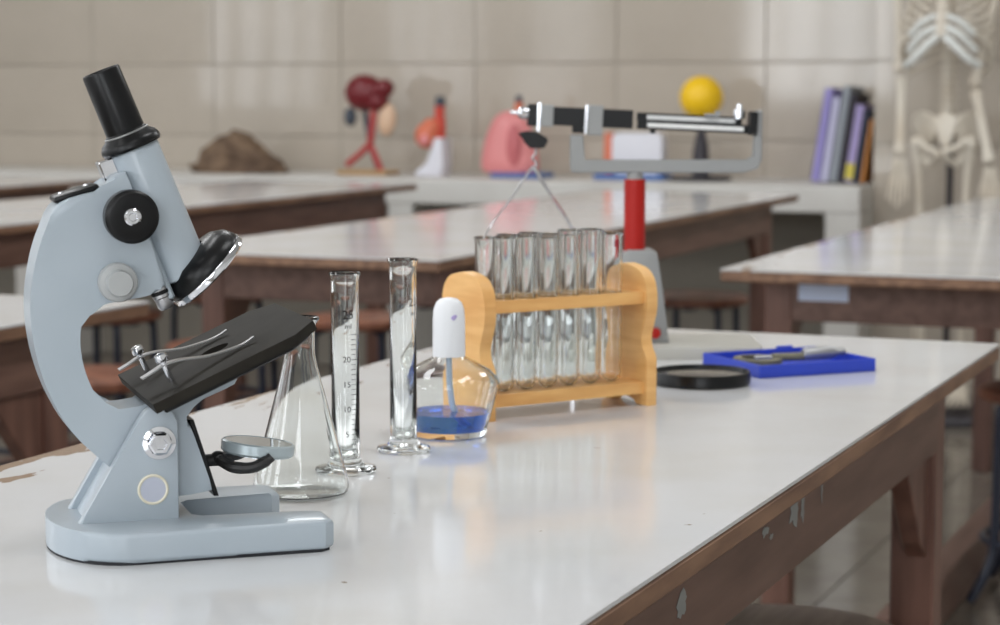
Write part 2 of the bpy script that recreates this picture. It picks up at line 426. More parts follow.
# inclination bracket: two cheeks
ck = [(-.0672, .0195), (-.060, .030), (-.0235, .0915), (-.020, .0975), (-.0135, .1015), (-.006, .101), (0, .0965), (.0033, .0895), (.0033, .0195)]
for y0, y1, nm in ((-.033, -.0235, 'bracket_cheek'), (.0235, .033, 'bracket_cheek')):
    MB().prism(ck, y0, y1, 'xz', bev=.0018, seg=2).build(nm, 'mic', mic)
MB().prism([(-.0615, .0195), (-.030, .073), (-.022, .060), (-.036, .0195)], -.0245, .0245, 'xz').build('bracket_web', 'mic', mic)
nut = MB().lathe([(0, 0), (.0115, 0), (.0115, .0012), (.0085, .002)], 28, T(-.0101, -.0335, .0756) @ RX(90)).lathe([(.0085, .002), (.0085, .0062), (.007, .0072), (.0045, .0072), (.004, .0055), (0, .0055)], 6, T(-.0101, -.0335, .0756) @ RX(90)).build('pivot_nut', 'chrome', mic)
MB().lathe([(0, 0), (.0095, 0), (.0095, .0005), (0, .0005)], 28, T(-.0148, -.0331, .0432) @ RX(90)).build('round_sticker', 'lilac', mic)['label'] = 'round grey sticker with cream rim'
MB().tube([(-.0148 + .0098 * cos(2 * pi * k / 24), -.0334, .0432 + .0098 * sin(2 * pi * k / 24)) for k in range(24)], .0011, 6, closed=True).build('sticker_rim', 'cream', mic)
# arm: one C shaped casting, profile in the x-z plane
outer = sp2([(-.0445, .2495), (-.0721, .2412), (-.0825, .2231), (-.0896, .2016), (-.0936, .1758), (-.0928, .1519), (-.088, .1278), (-.0804, .1068), (-.0687, .0855), (-.052, .0672), (-.034, .0520), (-.012, .0400)], 4)
tail = [(.004, .0345), (.0296, .0377), (.0141, .0847), (.0085, .0905), (.0155, .0995), (.046, .1120), (.050, .1195), (-.014, .1015)]
inner = sp2([(-.0204, .1000), (-.0329, .0985), (-.0425, .0995), (-.0505, .1080), (-.0577, .1255), (-.0607, .1439), (-.0590, .1596), (-.0534, .167), (-.0398, .1721), (-.0123, .1767), (-.001, .1835)], 4)
front = [(-.0015, .1845), (-.0118, .2147), (-.020, .2400), (-.0275, .2620), (-.036, .2590), (-.0425, .2500)]
def resample(P, d):
    out = []; n = len(P)
    for i in range(n):
        a, b = Vector(P[i]), Vector(P[(i + 1) % n])
        L = (b - a).length
        if out and (Vector(out[-1]) - a).length < d * .8: continue
        out.append(tuple(a))
        k = int(L / (d * 1.6))
        for q in range(1, k): out.append(tuple(a.lerp(b, q / k)))
    if (Vector(out[0]) - Vector(out[-1])).length < d * .8: out.pop()
    return out
MB().prism(resample(outer + tail + inner + front, .0045), -.021, .021, 'xz', bev=.0022, seg=2).build('arm', 'mic', mic, smooth=40)
# optical frame: k along the tube (upwards), tilt 21.6 degrees towards -x
def optic(deg, x, z, y=0): return T(x, y, z) @ RY(-deg)
TT = 21.6
tm = optic(TT, .0158, .1881)                     # tube foot
bt = MB().lathe([(0, 0), (.0172, 0), (.0182, .001), (.0182, .095), (.0178, .0962), (0, .0962)], 44, tm).build('body_tube', 'mic', mic)
MB().lathe([(0, .0962), (.0205, .0962), (.0215, .098), (.0212, .1005), (.0195, .1035), (.0155, .1065), (.0150, .108), (.0138, .109)], 44, tm).lathe([(.0138, .109), (.0134, .1515), (.0128, .1530), (.0118, .1530), (.0112, .1515), (.0112, .149), (0, .149)], 44, tm).build('eyepiece', 'black', bt)
MB().tube([(tm @ Vector((.0154 * cos(2 * pi * k / 36), .0154 * sin(2 * pi * k / 36), .1071))) for k in range(36)], .0007, 6, closed=True).build('eyepiece_ring', 'dullmetal', bt)
# rack slide behind tube
MB().box((-.0215, 0, .0470), (.011, .018, .098), tm, bev=.001).build('rack_slide', 'chrome', mic)
MB().box((-.0200, 0, .0250), (.012, .030, .070), tm, bev=.0015).build('slide_housing', 'mic', mic)
# flat cover plate with two screws on the crown of the arm
pm = T(-.0600, 0, .2470) @ RY(-17)
pl = MB().box((0, 0, 0), (.032, .030, .005), pm, bev=.0022, seg=2).build('cover_plate', 'black', mic)
for x in (-.009, .009):
    MB().lathe([(0, .0025), (.0024, .0025), (.0022, .0036), (0, .0038)], 14, pm @ T(x, 0, 0)).build('screw', 'chrome', pl)
# focus knobs on both sides
for s in (-1, 1):
    ax = T(-.0280, s * .021, .2325) @ RX(90 * (1 if s < 0 else -1))
    kn = MB().lathe([(0, 0), (.008, 0), (.008, .014), (.0160, .0140), (.0182, .0160), (.0182, .0270), (.0165, .0290), (.0150, .0296), (.006, .0290), (0, .0290)], 48, ax).build('coarse_knob', 'black', mic)
    MB().lathe([(0, .0288), (.0058, .0288), (.0058, .0302), (.0046, .0312), (.0030, .0312), (.0024, .0300), (0, .0300)], 20, ax).build('knob_screw', 'chrome', kn)
    ax = T(-.0350, s * .021, .1865) @ RX(90 * (1 if s < 0 else -1))
    MB().lathe([(0, 0), (.0125, 0), (.0135, .001), (.0135, .006), (.0125, .0075), (.0092, .0080), (.0092, .0150), (.0083, .0165), (0, .0168)], 40, ax).build('fine_knob', 'alu', mic)
# revolving nosepiece, tilted forward
nm = T(.0290, 0, .1935) @ RY(-46)
np_ = MB().lathe([(.012, .014), (.0225, .0125), (.0290, .0075), (.0318, .0010), (.0318, -.001), (0, -.001)], 48, nm).build('nosepiece', 'black', mic)
MB().lathe([(.0295, -.001), (.0325, -.001), (.0330, -.002), (.0330, -.0052), (.0318, -.0062), (0, -.0062)], 40, nm).build('knurled_ring', 'chrome', np_)
MB().lathe([(0, .003), (.0165, .003), (.0172, -.004), (.0160, -.010), (0, -.010)], 40, tm).build('tube_collar', 'black', mic)
# objectives on the turret: the working one hangs along the tube axis, the other points back
om = optic(TT, -.0045, .1800, -.010)
ob = MB().lathe([(0, .006), (.0066, .006), (.0066, -.006), (.0060, -.0068), (.0060, -.0125), (.0045, -.0150), (0, -.0150)], 24, om).build('objective', 'steel', np_)
MB().lathe([(.0067, -.0010), (.0070, -.0014), (.0070, -.0034), (.0067, -.0038)], 24, om).build('objective_band', 'black', ob)
# stage
sm = T(.0365, 0, .1330) @ RY(-24)
Ls, Ws, c1 = .0625, .078, .018
op = [(-Ls, -Ws), (Ls - c1, -Ws), (Ls, -Ws + c1), (Ls, Ws - c1), (Ls - c1, Ws), (-Ls, Ws)]
hole = [(.0105 * cos(2 * pi * k / 24), .0105 * sin(2 * pi * k / 24)) for k in range(24)]
def plate_hole(outer, hole, z0, z1, mx):
    m = MB(); bm = m.bm
    for z, flip in ((z0, 1), (z1, 0)):
        vo = [bm.verts.new((x, y, z)) for x, y in outer]; vh = [bm.verts.new((x, y, z)) for x, y in hole]
        ed = [bm.edges.new((vo[i], vo[(i + 1) % len(vo)])) for i in range(len(vo))] + [bm.edges.new((vh[i], vh[(i + 1) % len(vh)])) for i in range(len(vh))]
        bmesh.ops.triangle_fill(bm, use_beauty=True, use_dissolve=False, edges=ed)
        if z == z0: a, b = vo, vh
        else:
            for p, q in ((a, vo), (b, vh)):
                for i in range(len(p)): bm.faces.new((p[i], p[(i + 1) % len(p)], q[(i + 1) % len(q)], q[i]))
    bmesh.ops.transform(bm, matrix=mx, verts=bm.verts[:])
    return m
stg = plate_hole(op, hole, -.0055, .0015, sm).build('stage', 'stage', mic, smooth=25)
MB().prism([(x * .90, y * .88) for x, y in op], -.0100, -.0055, 'xy', mx=sm, bev=.001, seg=1).build('stage_underplate', 'black', stg)
MB().lathe([(0, -.0145), (.0105, -.0145), (.0105, -.0125), (0, -.0125)], 20, sm).build('diaphragm', 'black', stg)
for y in (-.034, .034):
    # spring clip: post, screw head, two-legged steel strip
    px = -.043 + (.003 if y < 0 else -.003)
    po = MB().lathe([(0, -.002), (.0022, -.002), (.0022, .0150), (.0042, .0153), (.0048, .0175), (.0042, .0205), (.0018, .0215), (0, .0215)], 18, sm @ T(px, y, .0015)).build('clip_post', 'chrome', stg)
    cl = MB()
    path = smooth_path([(px - .018, y, .0120), (px - .010, y, .0128), (px, y, .0140), (px + .012, y, .0120), (px + .030, y - .002, .0062), (px + .052, y - .002, .0030), (px + .064, y - .002, .0042)], 5)
    hwid = [.0045] * len(path)
    rows = []
    for i, p in enumerate(path):
        f = i / (len(path) - 1); ww = .0046 if f < .45 else (.0046 - (f - .45) * .0055)
        rows.append([cl.bm.verts.new(sm @ Vector((p.x, p.y - ww, p.z))), cl.bm.verts.new(sm @ Vector((p.x, p.y + ww, p.z))),
                     cl.bm.verts.new(sm @ Vector((p.x, p.y + ww, p.z + .0009))), cl.bm.verts.new(sm @ Vector((p.x, p.y - ww, p.z + .0009)))])
    for a, b in zip(rows, rows[1:]):
        for k in range(4): cl.bm.faces.new((a[k], a[(k + 1) % 4], b[(k + 1) % 4], b[k]))
    cl.bm.faces.new(rows[0]); cl.bm.faces.new(list(reversed(rows[-1])))
    cl.build('stage_clip', 'steel', stg, smooth=50)
# tail strip, mirror with fork
MB().prism([(.0130, .0885), (.0165, .0885), (.0335, .0335), (.0300, .0335)], -.021, .021, 'xz', bev=.0006, seg=1).build('tail_strip', 'black', mic)
mc = Vector((.0660, 0, .0630))
fk = MB().tube([(.024, 0, .0555), (.036, 0, .0555)], .0045, 12).ball((.037, 0, .0565), .0055).build('mirror_joint', 'black_matt', mic)
MB().tube(smooth_path([(.038, -.008, .0560), (.044, -.022, .0535), (.056, -.0275, .0535), (.066, -.0275, .0575), (.070, -.0275, .0605)], 5), [.0042] * 8 + [.004] * 8 + [.0035] * 5, 10).tube(smooth_path([(.038, .008, .0560), (.044, .022, .0535), (.056, .0275, .0535), (.066, .0275, .0575), (.070, .0275, .0605)], 5), .004, 10).tube([(.038, -.009, .056), (.038, .009, .056)], .0042, 10).build('mirror_fork', 'black_matt', mic)
mm = T(*mc) @ RY(7)
mr = MB().lathe([(0, -.0045), (.0245, -.0045), (.0262, -.003), (.0262, .0035), (.0245, .0045), (.0240, .0036), (0, .0034)], 44, mm).build('mirror', 'mirror_rim', mic)
MB().lathe([(0, .0036), (.0238, .0038), (.0238, .0042), (0, .0042)], 44, mm).build('mirror_face', 'mirror', mr)
MB().lathe([(0, -.0047), (.0238, -.0047), (.0238, -.0049), (0, -.0049)], 44, mm).build('mirror_face', 'mirror', mr)

# ================================================================== GLASSWARE
def glass_lathe(outer, inner, seg=56, mx=None):
    """outer profile from the foot up, inner profile from the lip down: one closed skin with real wall thickness"""
    return MB().lathe(outer + inner, seg, mx)
def text_mesh(txt, size):
    c = bpy.data.curves.new('print', 'FONT'); c.body = txt; c.size = size; c.align_x = 'CENTER'; c.align_y = 'CENTER'
    o = bpy.data.objects.new('print', c); COL.objects.link(o)
    bpy.context.view_layer.update()
    me = bpy.data.meshes.new_from_object(o.evaluated_get(bpy.context.evaluated_depsgraph_get()))
    bpy.data.objects.remove(o, do_unlink=True); bpy.data.curves.remove(c)
    return me
def wrap(m, me, r, ang, z, sc=1, mirror=False):
    vs = [m.bm.verts.new(((r) * cos(ang + (-1 if mirror else 1) * v.co.x * sc / r), r * sin(ang + (-1 if mirror else 1) * v.co.x * sc / r), z + v.co.y * sc)) for v in me.vertices]
    for p in me.polygons:
        try: m.bm.faces.new([vs[i] for i in p.vertices])
        except ValueError: pass
def cylinder(label, loc, r, h, fr, marks, rz):
    t = thing('measuring_cylinder', label, 'cylinder', loc, rz, 'glass measuring cylinders')
    o = [(0, .0005), (fr * .96, .0005), (fr, .0025), (fr * .97, .0045), (fr * .6, .0065), (r * 1.15, .0088), (r, .0125), (r, h - .006), (r * 1.06, h - .003), (r * 1.16, h), (r * 1.08, h + .0008)]
    i = [(r * .93, h - .002), (r - .0016, h - .007), (r - .0016, .0150), (r - .0035, .0120), (0, .0112)]
    MB().lathe(o + i, 56).build('glass_body', 'glass', t)
    m = MB(); rr = r + .00015
    a0 = marks['a']
    for k in range(1, 26):
        z = marks['z5'] + (k - 5) * marks['dz'] / 5; ln = .55 if k % 5 == 0 else (.38)
        n = 5; za = .00022
        prev = None
        for q in range(n + 1):
            a = a0 + .32 + ln * q / n
            cur = (m.bm.verts.new((rr * cos(a), rr * sin(a), z - za)), m.bm.verts.new((rr * cos(a), rr * sin(a), z + za)))
            if prev: m.bm.faces.new((prev[0], cur[0], cur[1], prev[1]))
            prev = cur
    for n_ in (5, 10, 15, 20):
        wrap(m, text_mesh(str(n_), .0068), rr, a0, marks['z5'] + (n_ - 5) * marks['dz'] / 5)
    wrap(m, text_mesh('25', .0100), rr, a0 + .12, marks['z25'])
    wrap(m, text_mesh('ml', .0062), rr, a0 + .12, marks['z25'] - .0095)
    m.build('printed_scale', marks['m'], t, smooth=0)
    return t
# angles are local; printed side faces the camera, a little to its right
cylinder('shorter-looking glass measuring cylinder overlapping the conical flask', (-.788, 1.571, TZ), .0116, .1665, .0255, dict(a=R(-66 + 9), z5=.033, dz=.0208, z25=.1325, m='ink'), 0)
cylinder('glass measuring cylinder standing beside the white-capped spirit lamp', (-.786, 1.680, TZ), .0118, .1695, .0238, dict(a=R(-66 + 42), z5=.033, dz=.0208, z25=.1325, m='ink'), 0)
# conical flask
fk_ = [(0, .0010), (.0325, .0008), (.0365, .0030), (.0378, .0075), (.0370, .0130), (.0345, .0230), (.0135, .1030), (.0118, .1120), (.0118, .1320), (.0132, .1360), (.0158, .1396), (.0150, .1408)]
fi_ = [(.0122, .1380), (.0109, .1320), (.0109, .1117), (.0126, .1030), (.0336, .0227), (.0361, .0130), (.0368, .0077), (.0355, .0038), (.0318, .0018), (0, .0020)]
ff = thing('conical_flask', 'empty clear glass conical flask behind the microscope stage', 'flask', (-.776, 1.468, TZ))
MB().lathe(fk_ + fi_, 64).build('glass_body', 'glass', ff)
# spirit lamp
sl = thing('spirit_lamp', 'glass spirit lamp with blue spirit and a white cap', 'lamp', (-.7845, 1.776, TZ))
so = [(0, .0040), (.028, .0010), (.0335, .0010), (.0350, .0040), (.0352, .0080), (.0375, .0160), (.0425, .0330), (.0462, .0450), (.0468, .0490), (.0450, .0530), (.0380, .0605), (.0250, .0680), (.0160, .0720), (.0135, .0750), (.0135, .0830)]
si = [(.0115, .0830), (.0115, .0745), (.0150, .0700), (.0240, .0660), (.0368, .0588), (.0432, .0520), (.0446, .0488), (.0442, .0455), (.0406, .0335), (.0356, .0170), (.0332, .0090), (.0325, .0062), (.0270, .0058), (0, .0068)]
MB().lathe(so + si, 64).build('glass_body', 'glass', sl)
MB().lathe([(0, .0069), (.0270, .0060), (.0323, .0064), (.0330, .0090), (.0354, .0170), (.0372, .0225), (0, .0225)], 56).build('spirit', 'blueliq', sl)
MB().lathe([(.0138, .0735), (.0150, .0735), (.0150, .0760), (.0148, .1080), (.0140, .1170), (.0118, .1230), (.0080, .1262), (.0040, .1272), (0, .1275)], 44).lathe([(.0138, .0735), (.0136, .1080), (.0110, .1200), (0, .1250)], 44).build('cap', 'whitecap', sl)
MB().ball((.0045, -.0143, 0), (.0024, .0006, .0020)).ball((.0060, -.0138, .0014), (.0018, .0006, .0014)).build('cap_mark', 'b5', sl, loc=(0, 0, .110)).rotation_euler.z = R(22.45)
MB().lathe([(0, .0840), (.0125, .0840), (.0128, .0900), (.0060, .0900), (.0055, .1000), (0, .1000)], 24).build('wick_holder', 'whitecap', sl)
MB().tube(smooth_path([(0, 0, .098), (0, 0, .060), (.001, .001, .040), (.004, .002, .024), (.012, .006, .012)], 5), .0030, 8).build('wick', 'wick', sl)

# ================================================================== TEST TUBE RACK AND TUBES
RO = (-.666, 2.026); RA = 55.5
rk = thing('test_tube_rack', 'light wooden test tube rack with wavy end panels', 'rack', (RO[0], RO[1], TZ), RA)
RL, RW = .206, .078                               # local x runs from -RL (left end) to 0, local y from 0 (near) to RW
def wavy():
    h = .142; left = [(.000, 0), (.000, .046), (.003, .052), (.008, .060), (.009, .070), (.005, .082), (.001, .094), (0, .104), (.001, .117), (.006, .129), (.017, .1375), (RW / 2, h)]
    l = sp2(left[1:], 4)
    r = [(RW - a, b) for a, b in reversed(l[:-1])]
    foot = [(RW, 0), (RW - .018, 0), (RW - .022, .006), (RW / 2, .009), (.022, .006), (.018, 0), (0, 0)]
    return l + r + foot
for x0, x1 in ((-RL, -RL + .013), (-.013, 0)):
    MB().prism([(a, b) for a, b in wavy()], x0, x1, 'yz', bev=.0012, seg=2).build('end_panel', 'ply', rk, smooth=30)
cols = [-.040 - .0258 * i for i in range(6)]; rows = (.024, .056)
def rail(z0, z1, y0, y1, holes):
    m = MB(); bm = m.bm; x0, x1 = -RL + .013, -.013
    outer = [(x0, y0), (x1, y0), (x1, y1), (x0, y1)]
    first = None
    for z in (z0, z1):
        loops = []
        pts = [outer] + [[(cx + .0113 * cos(2 * pi * k / 20), cy + .0113 * sin(2 * pi * k / 20)) for k in range(20)] for cx in cols for cy in rows] if holes else [outer]
        ed = []
        for lp in pts:
            vs = [bm.verts.new((x, y, z)) for x, y in lp]; loops.append(vs)
            ed += [bm.edges.new((vs[i], vs[(i + 1) % len(vs)])) for i in range(len(vs))]
        bmesh.ops.triangle_fill(bm, use_beauty=True, use_dissolve=False, edges=ed)
        if first:
            for p, q in zip(first, loops):
                for i in range(len(p)): bm.faces.new((p[i], p[(i + 1) % len(p)], q[(i + 1) % len(q)], q[i]))
        first = loops
    return m
rail(.1030, .1150, .006, .074, True).build('top_rail', 'ply_rail', rk, smooth=0)
rail(.0120, .0240, .006, .074, False).build('bottom_rail', 'ply_rail', rk, smooth=0)
def make_tube(h):
    r = .0100
    o = [(0, 0)] + [(r * sin(a), r - r * cos(a)) for a in [pi / 2 * k / 8 for k in range(1, 9)]] + [(r, h - .003), (r * 1.10, h - .0015), (r * 1.13, h), (r * 1.04, h + .0006)]
    ri = r - .0011
    i = [(ri, h - .002)] + [(ri * sin(a), r - ri * cos(a)) for a in [pi / 2 * k / 8 for k in range(8, 0, -1)]] + [(0, r - ri)]
    return MB().lathe(o + i, 40)
base = None
Mr = T(RO[0], RO[1], TZ) @ RZm(RA)
ORD = ['rightmost', 'second from right', 'third from right', 'third from left', 'second from left', 'leftmost']
for j, cy in enumerate(rows):
    for i, cx in enumerate(cols):
        if base is None: o = make_tube(.1500).build('test_tube', 'glass'); base = o
        else: o = bpy.data.objects.new('test_tube', base.data); COL.objects.link(o)
        p = Mr @ Vector((cx, cy, .0243)); o.location = p
        o.rotation_euler = (R(random.uniform(-.45, .45)), R(random.uniform(-.45, .45)), random.random() * 6)
        o.scale = (1, 1, 1 + (.03 if (j == 0 and i in (1, 2)) else random.uniform(-.012, .006)))
        tag(o, 'clear glass test tube, %s in the %s row of the wooden rack' % (ORD[i], 'near' if j == 0 else 'far'), 'test tube', 'test tubes in the wooden rack')
        if j == 0 and i == 0:
            m = MB(); me = bpy.data.meshes.new('x')
            rr = .0102
            for k in range(6):
                a = R(-100) + .09 * k; a2 = a + .09
                m.bm.faces.new([m.bm.verts.new((rr * cos(q), rr * sin(q), z)) for q, z in ((a, .137), (a2, .137), (a2, .144), (a, .144))])
            lb = m.build('printed_mark', 'redink', o, smooth=0)
            o.rotation_euler.z = R(40)

# ================================================================== BLACK RIMMED LENS
ln = thing('hand_lens', 'round black rimmed glass lens lying beside the blue case', 'lens', (-.671, 2.194, TZ))
MB().lathe([(.0485, .0005), (.0520, .0005), (.0532, .002), (.0532, .0125), (.0522, .0142), (.0505, .0142), (.0495, .012), (.0495, .003), (.0485, .0005)], 64).build('rim', 'black', ln)
MB().lathe([(0, .0090), (.0492, .0090), (.0492, .0106), (.03, .0116), (0, .0121)], 56).build('lens', 'glass', ln)

# ================================================================== BLUE CASE WITH MICROMETER
bx = thing('open_case', 'open blue plastic case holding a micrometer', 'case', (-.616, 2.352, TZ), 47)
bl, bw, bh = .152, .126, .0145
MB().box((0, 0, .0015), (bl, bw, .003), bev=.001).build('tray_floor', 'bluebox', bx, smooth=0)
for s in (-1, 1):
    MB().box((0, s * (bw / 2 - .0012), bh / 2), (bl, .0024, bh), bev=.0006).build('side_wall', 'bluebox', bx, smooth=0)
    MB().box((s * (bl / 2 - .0012), 0, bh / 2), (.0024, bw - .0048, bh), bev=.0006).build('end_wall', 'bluebox', bx, smooth=0)
MB().box((-.02, 0, .0037), (.0030, bw - .006, .0025)).build('divider', 'bluebox', bx, smooth=0)
MB().box((.035, bw / 2 + .0018, .012), (.022, .004, .010), bev=.001).build('latch', 'bluebox', bx, smooth=0)
um = thing('micrometer', 'steel micrometer with olive frame lying in the blue case', 'micrometer', (-.606, 2.357, TZ + .0090), 47 - 9)
cf = [(-.052 + .028 * cos(a), .028 * sin(a) - .006) for a in [R(25 + 310 * k / 28) for k in range(29)]]
cf2 = [(-.052 + .0195 * cos(a), .0195 * sin(a) - .006) for a in [R(30 + 300 * k / 28) for k in range(28, -1, -1)]]
MB().prism(cf + cf2, -.0012, .0060, 'xy', bev=.001, seg=1).build('frame', 'micro_frame', um)
MB().tube([(-.030, .006, .0035), (.010, .006, .0035)], .0048, 16).build('barrel', 'micro_frame', um)
MB().lathe([(0, 0), (.0058, 0), (.0075, .004), (.0078, .034), (.0066, .036), (.0066, .040), (.0048, .041), (.0048, .051), (.004, .052), (0, .052)], 28, T(.008, .006, .0060) @ RY(88)).build('thimble', 'dullmetal', um)
MB().tube([(-.052, .006, .0035), (-.028, .006, .0035)], .003, 12).build('spindle', 'steel', um)

# ================================================================== BEAM BALANCE
bal = thing('beam_balance', 'hanging pan beam balance with red post and black scale beam', 'balance', (-.827, 2.425, TZ), 22.45)
def rr_rect(x0, x1, y0, y1, r, n=5):
    P = []
    for cx, cy, a0 in ((x1 - r, y1 - r, 0), (x0 + r, y1 - r, 90), (x0 + r, y0 + r, 180), (x1 - r, y0 + r, 270)):
        for k in range(n + 1): a = R(a0 + 90 * k / n); P.append((cx + r * cos(a), cy + r * sin(a)))
    return P
MB().prism(rr_rect(-.085, .148, -.075, .075, .018), 0, .014, 'xy', bev=.003, seg=2).build('base', 'basegrey', bal)
MB().prism([(-.030, .014), (.041, .014), (.033, .075), (.026, .121), (.020, .125), (-.008, .125), (-.014, .121), (-.022, .075)], -.024, .024, 'xz', bev=.003, seg=2).build('column', 'balgrey', bal)
MB().lathe([(0, 0), (.0065, 0), (.0065, .004), (0, .006)], 20, T(.024, -.0235, .026) @ RX(90)).build('level_knob', 'red', bal)
MB().lathe([(0, .12), (.0128, .12), (.0128, .2090), (0, .2090)], 28).build('post', 'red', bal)
MB().lathe([(0, .2090), (.0105, .2090), (.0095, .216), (.0095, .2190), (0, .2190)], 24).build('post_cap', 'balgrey', bal)
fr_ = MB()
fr_.prism([(-.076, .2168), (.130, .2168), (.146, .222), (.151, .232), (.151, .291), (.143, .291), (.143, .236), (.134, .2305), (-.060, .2305), (-.062, .2330), (-.062, .262), (-.078, .262), (-.078, .224)], -.010, .010, 'xz', bev=.0015, seg=1)
fr_.build('support_frame', 'balgrey', bal)
bmx = T(0, 0, .2790) @ RY(2.6)
MB().box((-.0580, 0, .001), (.110, .007, .022), bmx, bev=.0006).build('beam', 'black', bal, smooth=0)
MB().box((-.0650, 0, -.013), (.020, .006, .010), bmx).build('beam_foot', 'black', bal, smooth=0)
bars = []
for y, z, x1, zc in ((.007, .0045, .128, 0), (-.007, -.0045, .137, 0)):
    b_ = MB().box(((.002 + x1) / 2, y, z), (x1 - .002, .005, .0105), bmx, bev=.0005).build('scale_bar', 'black', bal, smooth=0)
    MB().box(((.006 + x1) / 2, y - .0028, z), (x1 - .022, .0006, .0052), bmx).build('scale_strip', 'scale', b_, smooth=0)
    tk = MB()
    for k in range(26):
        x = .010 + k * (x1 - .028) / 25; hh = .0030 if k % 5 == 0 else .0016
        tk.box((x, y - .0032, z - .0024 + hh / 2), (.0005, .0002, hh), bmx)
    tk.build('scale_ticks', 'ink', b_, smooth=0)
MB().box((.0915, .0, .0105), (.016, .022, .0035), bmx).box((.0975, -.003, .0130), (.005, .010, .006), bmx).build('rider_weight', 'balgrey', bal, smooth=0)
MB().box((.0210, -.0045, -.012), (.006, .012, .005), bmx).build('rider_weight', 'black', bal, smooth=0)
MB().box((.1400, 0, .003), (.010, .030, .028), bmx, bev=.001).build('beam_tip', 'black', bal, smooth=0)
MB().lathe([(0, .016), (.007, .016), (.007, .026), (.0035, .027), (.0035, .033), (0, .0335)], 20, bmx @ T(.124, 0, -.008)).build('tare_weight', 'chrome', bal)
# pivot plates, knife bearing, end yoke
MB().box((-.0480, -.008, -.002), (.018, .003, .036), bmx, bev=.001).box((-.0480, .008, -.002), (.018, .003, .036), bmx, bev=.001).build('pivot_plate', 'balgrey', bal, smooth=0)
MB().box((-.0590, -.009, -.001), (.003, .004, .034), bmx).build('pivot_edge', 'chrome', bal, smooth=0)
MB().box((-.1060, -.002, .001), (.016, .014, .026), bmx, bev=.001).build('end_plate', 'balgrey', bal, smooth=0)
MB().box((-.1155, -.009, -.001), (.0035, .004, .034), bmx).build('end_edge', 'chrome', bal, smooth=0)
MB().box((-.1230, 0, .001), (.012, .010, .026), bmx, bev=.001).build('yoke', 'black', bal, smooth=0)
MB().lathe([(0, 0), (.0065, 0), (.0075, .003), (.0075, .009), (.005, .012), (.0025, .013), (.0022, .021), (0, .022)], 20, bmx @ T(-.128, 0, .003) @ RY(-90)).build('balance_screw', 'chrome', bal)
MB().prism([(-.140, .264), (-.130, .2665), (-.118, .2655), (-.106, .2585), (-.104, .2545), (-.109, .2460), (-.126, .2460), (-.132, .2520), (-.134, .2580)], -.006, .006, 'xz', bev=.001, seg=1).build('stirrup', 'black', bal)
MB().tube(smooth_path([(-.120, 0, .247), (-.119, 0, .240), (-.123, 0, .234), (-.118, 0, .228), (-.1215, 0, .2215), (-.1225, 0, .219)], 5), .0012, 8).build('hook', 'steel', bal)
ba = MB().tube(smooth_path([(-.1225, 0, .2225), (-.126, -.002, .2195), (-.150, -.02, .1850), (-.168, -.038, .162), (-.179, -.048, .144), (-.182, -.050, .128), (-.182, -.050, .048)], 5), .0012, 8).tube(smooth_path([(-.1225, 0, .2225), (-.119, .002, .2195), (-.098, .02, .186), (-.080, .038, .158), (-.0735, .046, .146), (-.0715, .048, .138), (-.0715, .048, .048)], 5), .0020, 8)
ba.build('pan_bail', 'chrome', bal)
MB().lathe([(0, .026), (.060, .026), (.072, .034), (.0745, .048), (.0755, .0485), (.0735, .033), (.061, .0245), (0, .0245)], 44, T(-.127, 0, 0)).build('pan', 'steel', bal)

# ================================================================== THINGS ON THE COUNTER
CZ = .75; CY = 7.18
# rock
m = MB(); q = bmesh.ops.create_icosphere(m.bm, subdivisions=4, radius=1)['verts']
for v in q:
    c = v.co.copy(); n = noise.fractal(c * 2.2 + Vector((3, 1, 7)), .8, 2.1, 6) * .24 + abs(noise.noise(c * 3.1)) * .12 - .05
    x = c.x; z = max(c.z, -.25)
    peak = (1 - min(1, abs(x + .08) / 1.05)) ** .85
    zz = (z + .25) / 1.25 * (.12 + .95 * peak) + n * .5 * (1 if z > -.2 else 0)
    v.co = Vector((x * .205 * (1 + n * .4), c.y * .11 * (1 + n), max(zz, 0) * .165))
tag(m.build('rock_specimen', 'rock', smooth=0, loc=(-4.05, CY, CZ)), 'rough brown mound-shaped rock specimen on the back counter', 'rock')
# organ model with dark red mass, vessels and beige lobe
og = thing('organ_model', 'dark red organ model on branching vessels with a tan base', 'anatomical model', (-3.50, CY, CZ))
MB().box((0, 0, .009), (.205, .12, .018), bev=.003).build('base', 'tan', og)
MB().ball((-.012, 0, .305), (.078, .06, .068)).ball((.062, .0, .318), (.046, .04, .036), RY(-25)).ball((.035, 0, .275), (.05, .045, .04)).build('red_mass', 'liver', og)
MB().ball((.080, 0, .205), (.036, .025, .060), RY(8)).build('beige_lobe', 'beige', og)
MB().ball((-.072, .0, .215), (.024, .022, .036)).build('slate_lobe', 'vesselb', og)
MB().tube(smooth_path([(.030, -.01, .26), (.026, -.01, .20), (.018, -.01, .14), (.008, 0, .11)], 5), .013, 10).tube(smooth_path([(.008, 0, .115), (-.03, 0, .08), (-.075, 0, .045), (-.088, 0, .036)], 5), .012, 10).tube(smooth_path([(.008, 0, .115), (.030, 0, .07), (.050, 0, .022), (.05, 0, .012)], 5), .012, 10).build('red_vessel', 'vesselr', og)
MB().tube(smooth_path([(-.020, .01, .26), (-.012, .012, .20), (.000, .012, .14), (.006, .012, .10), (.026, .014, .05), (.036, .014, .017)], 5), .011, 10).build('slate_vessel', 'vesselb', og)
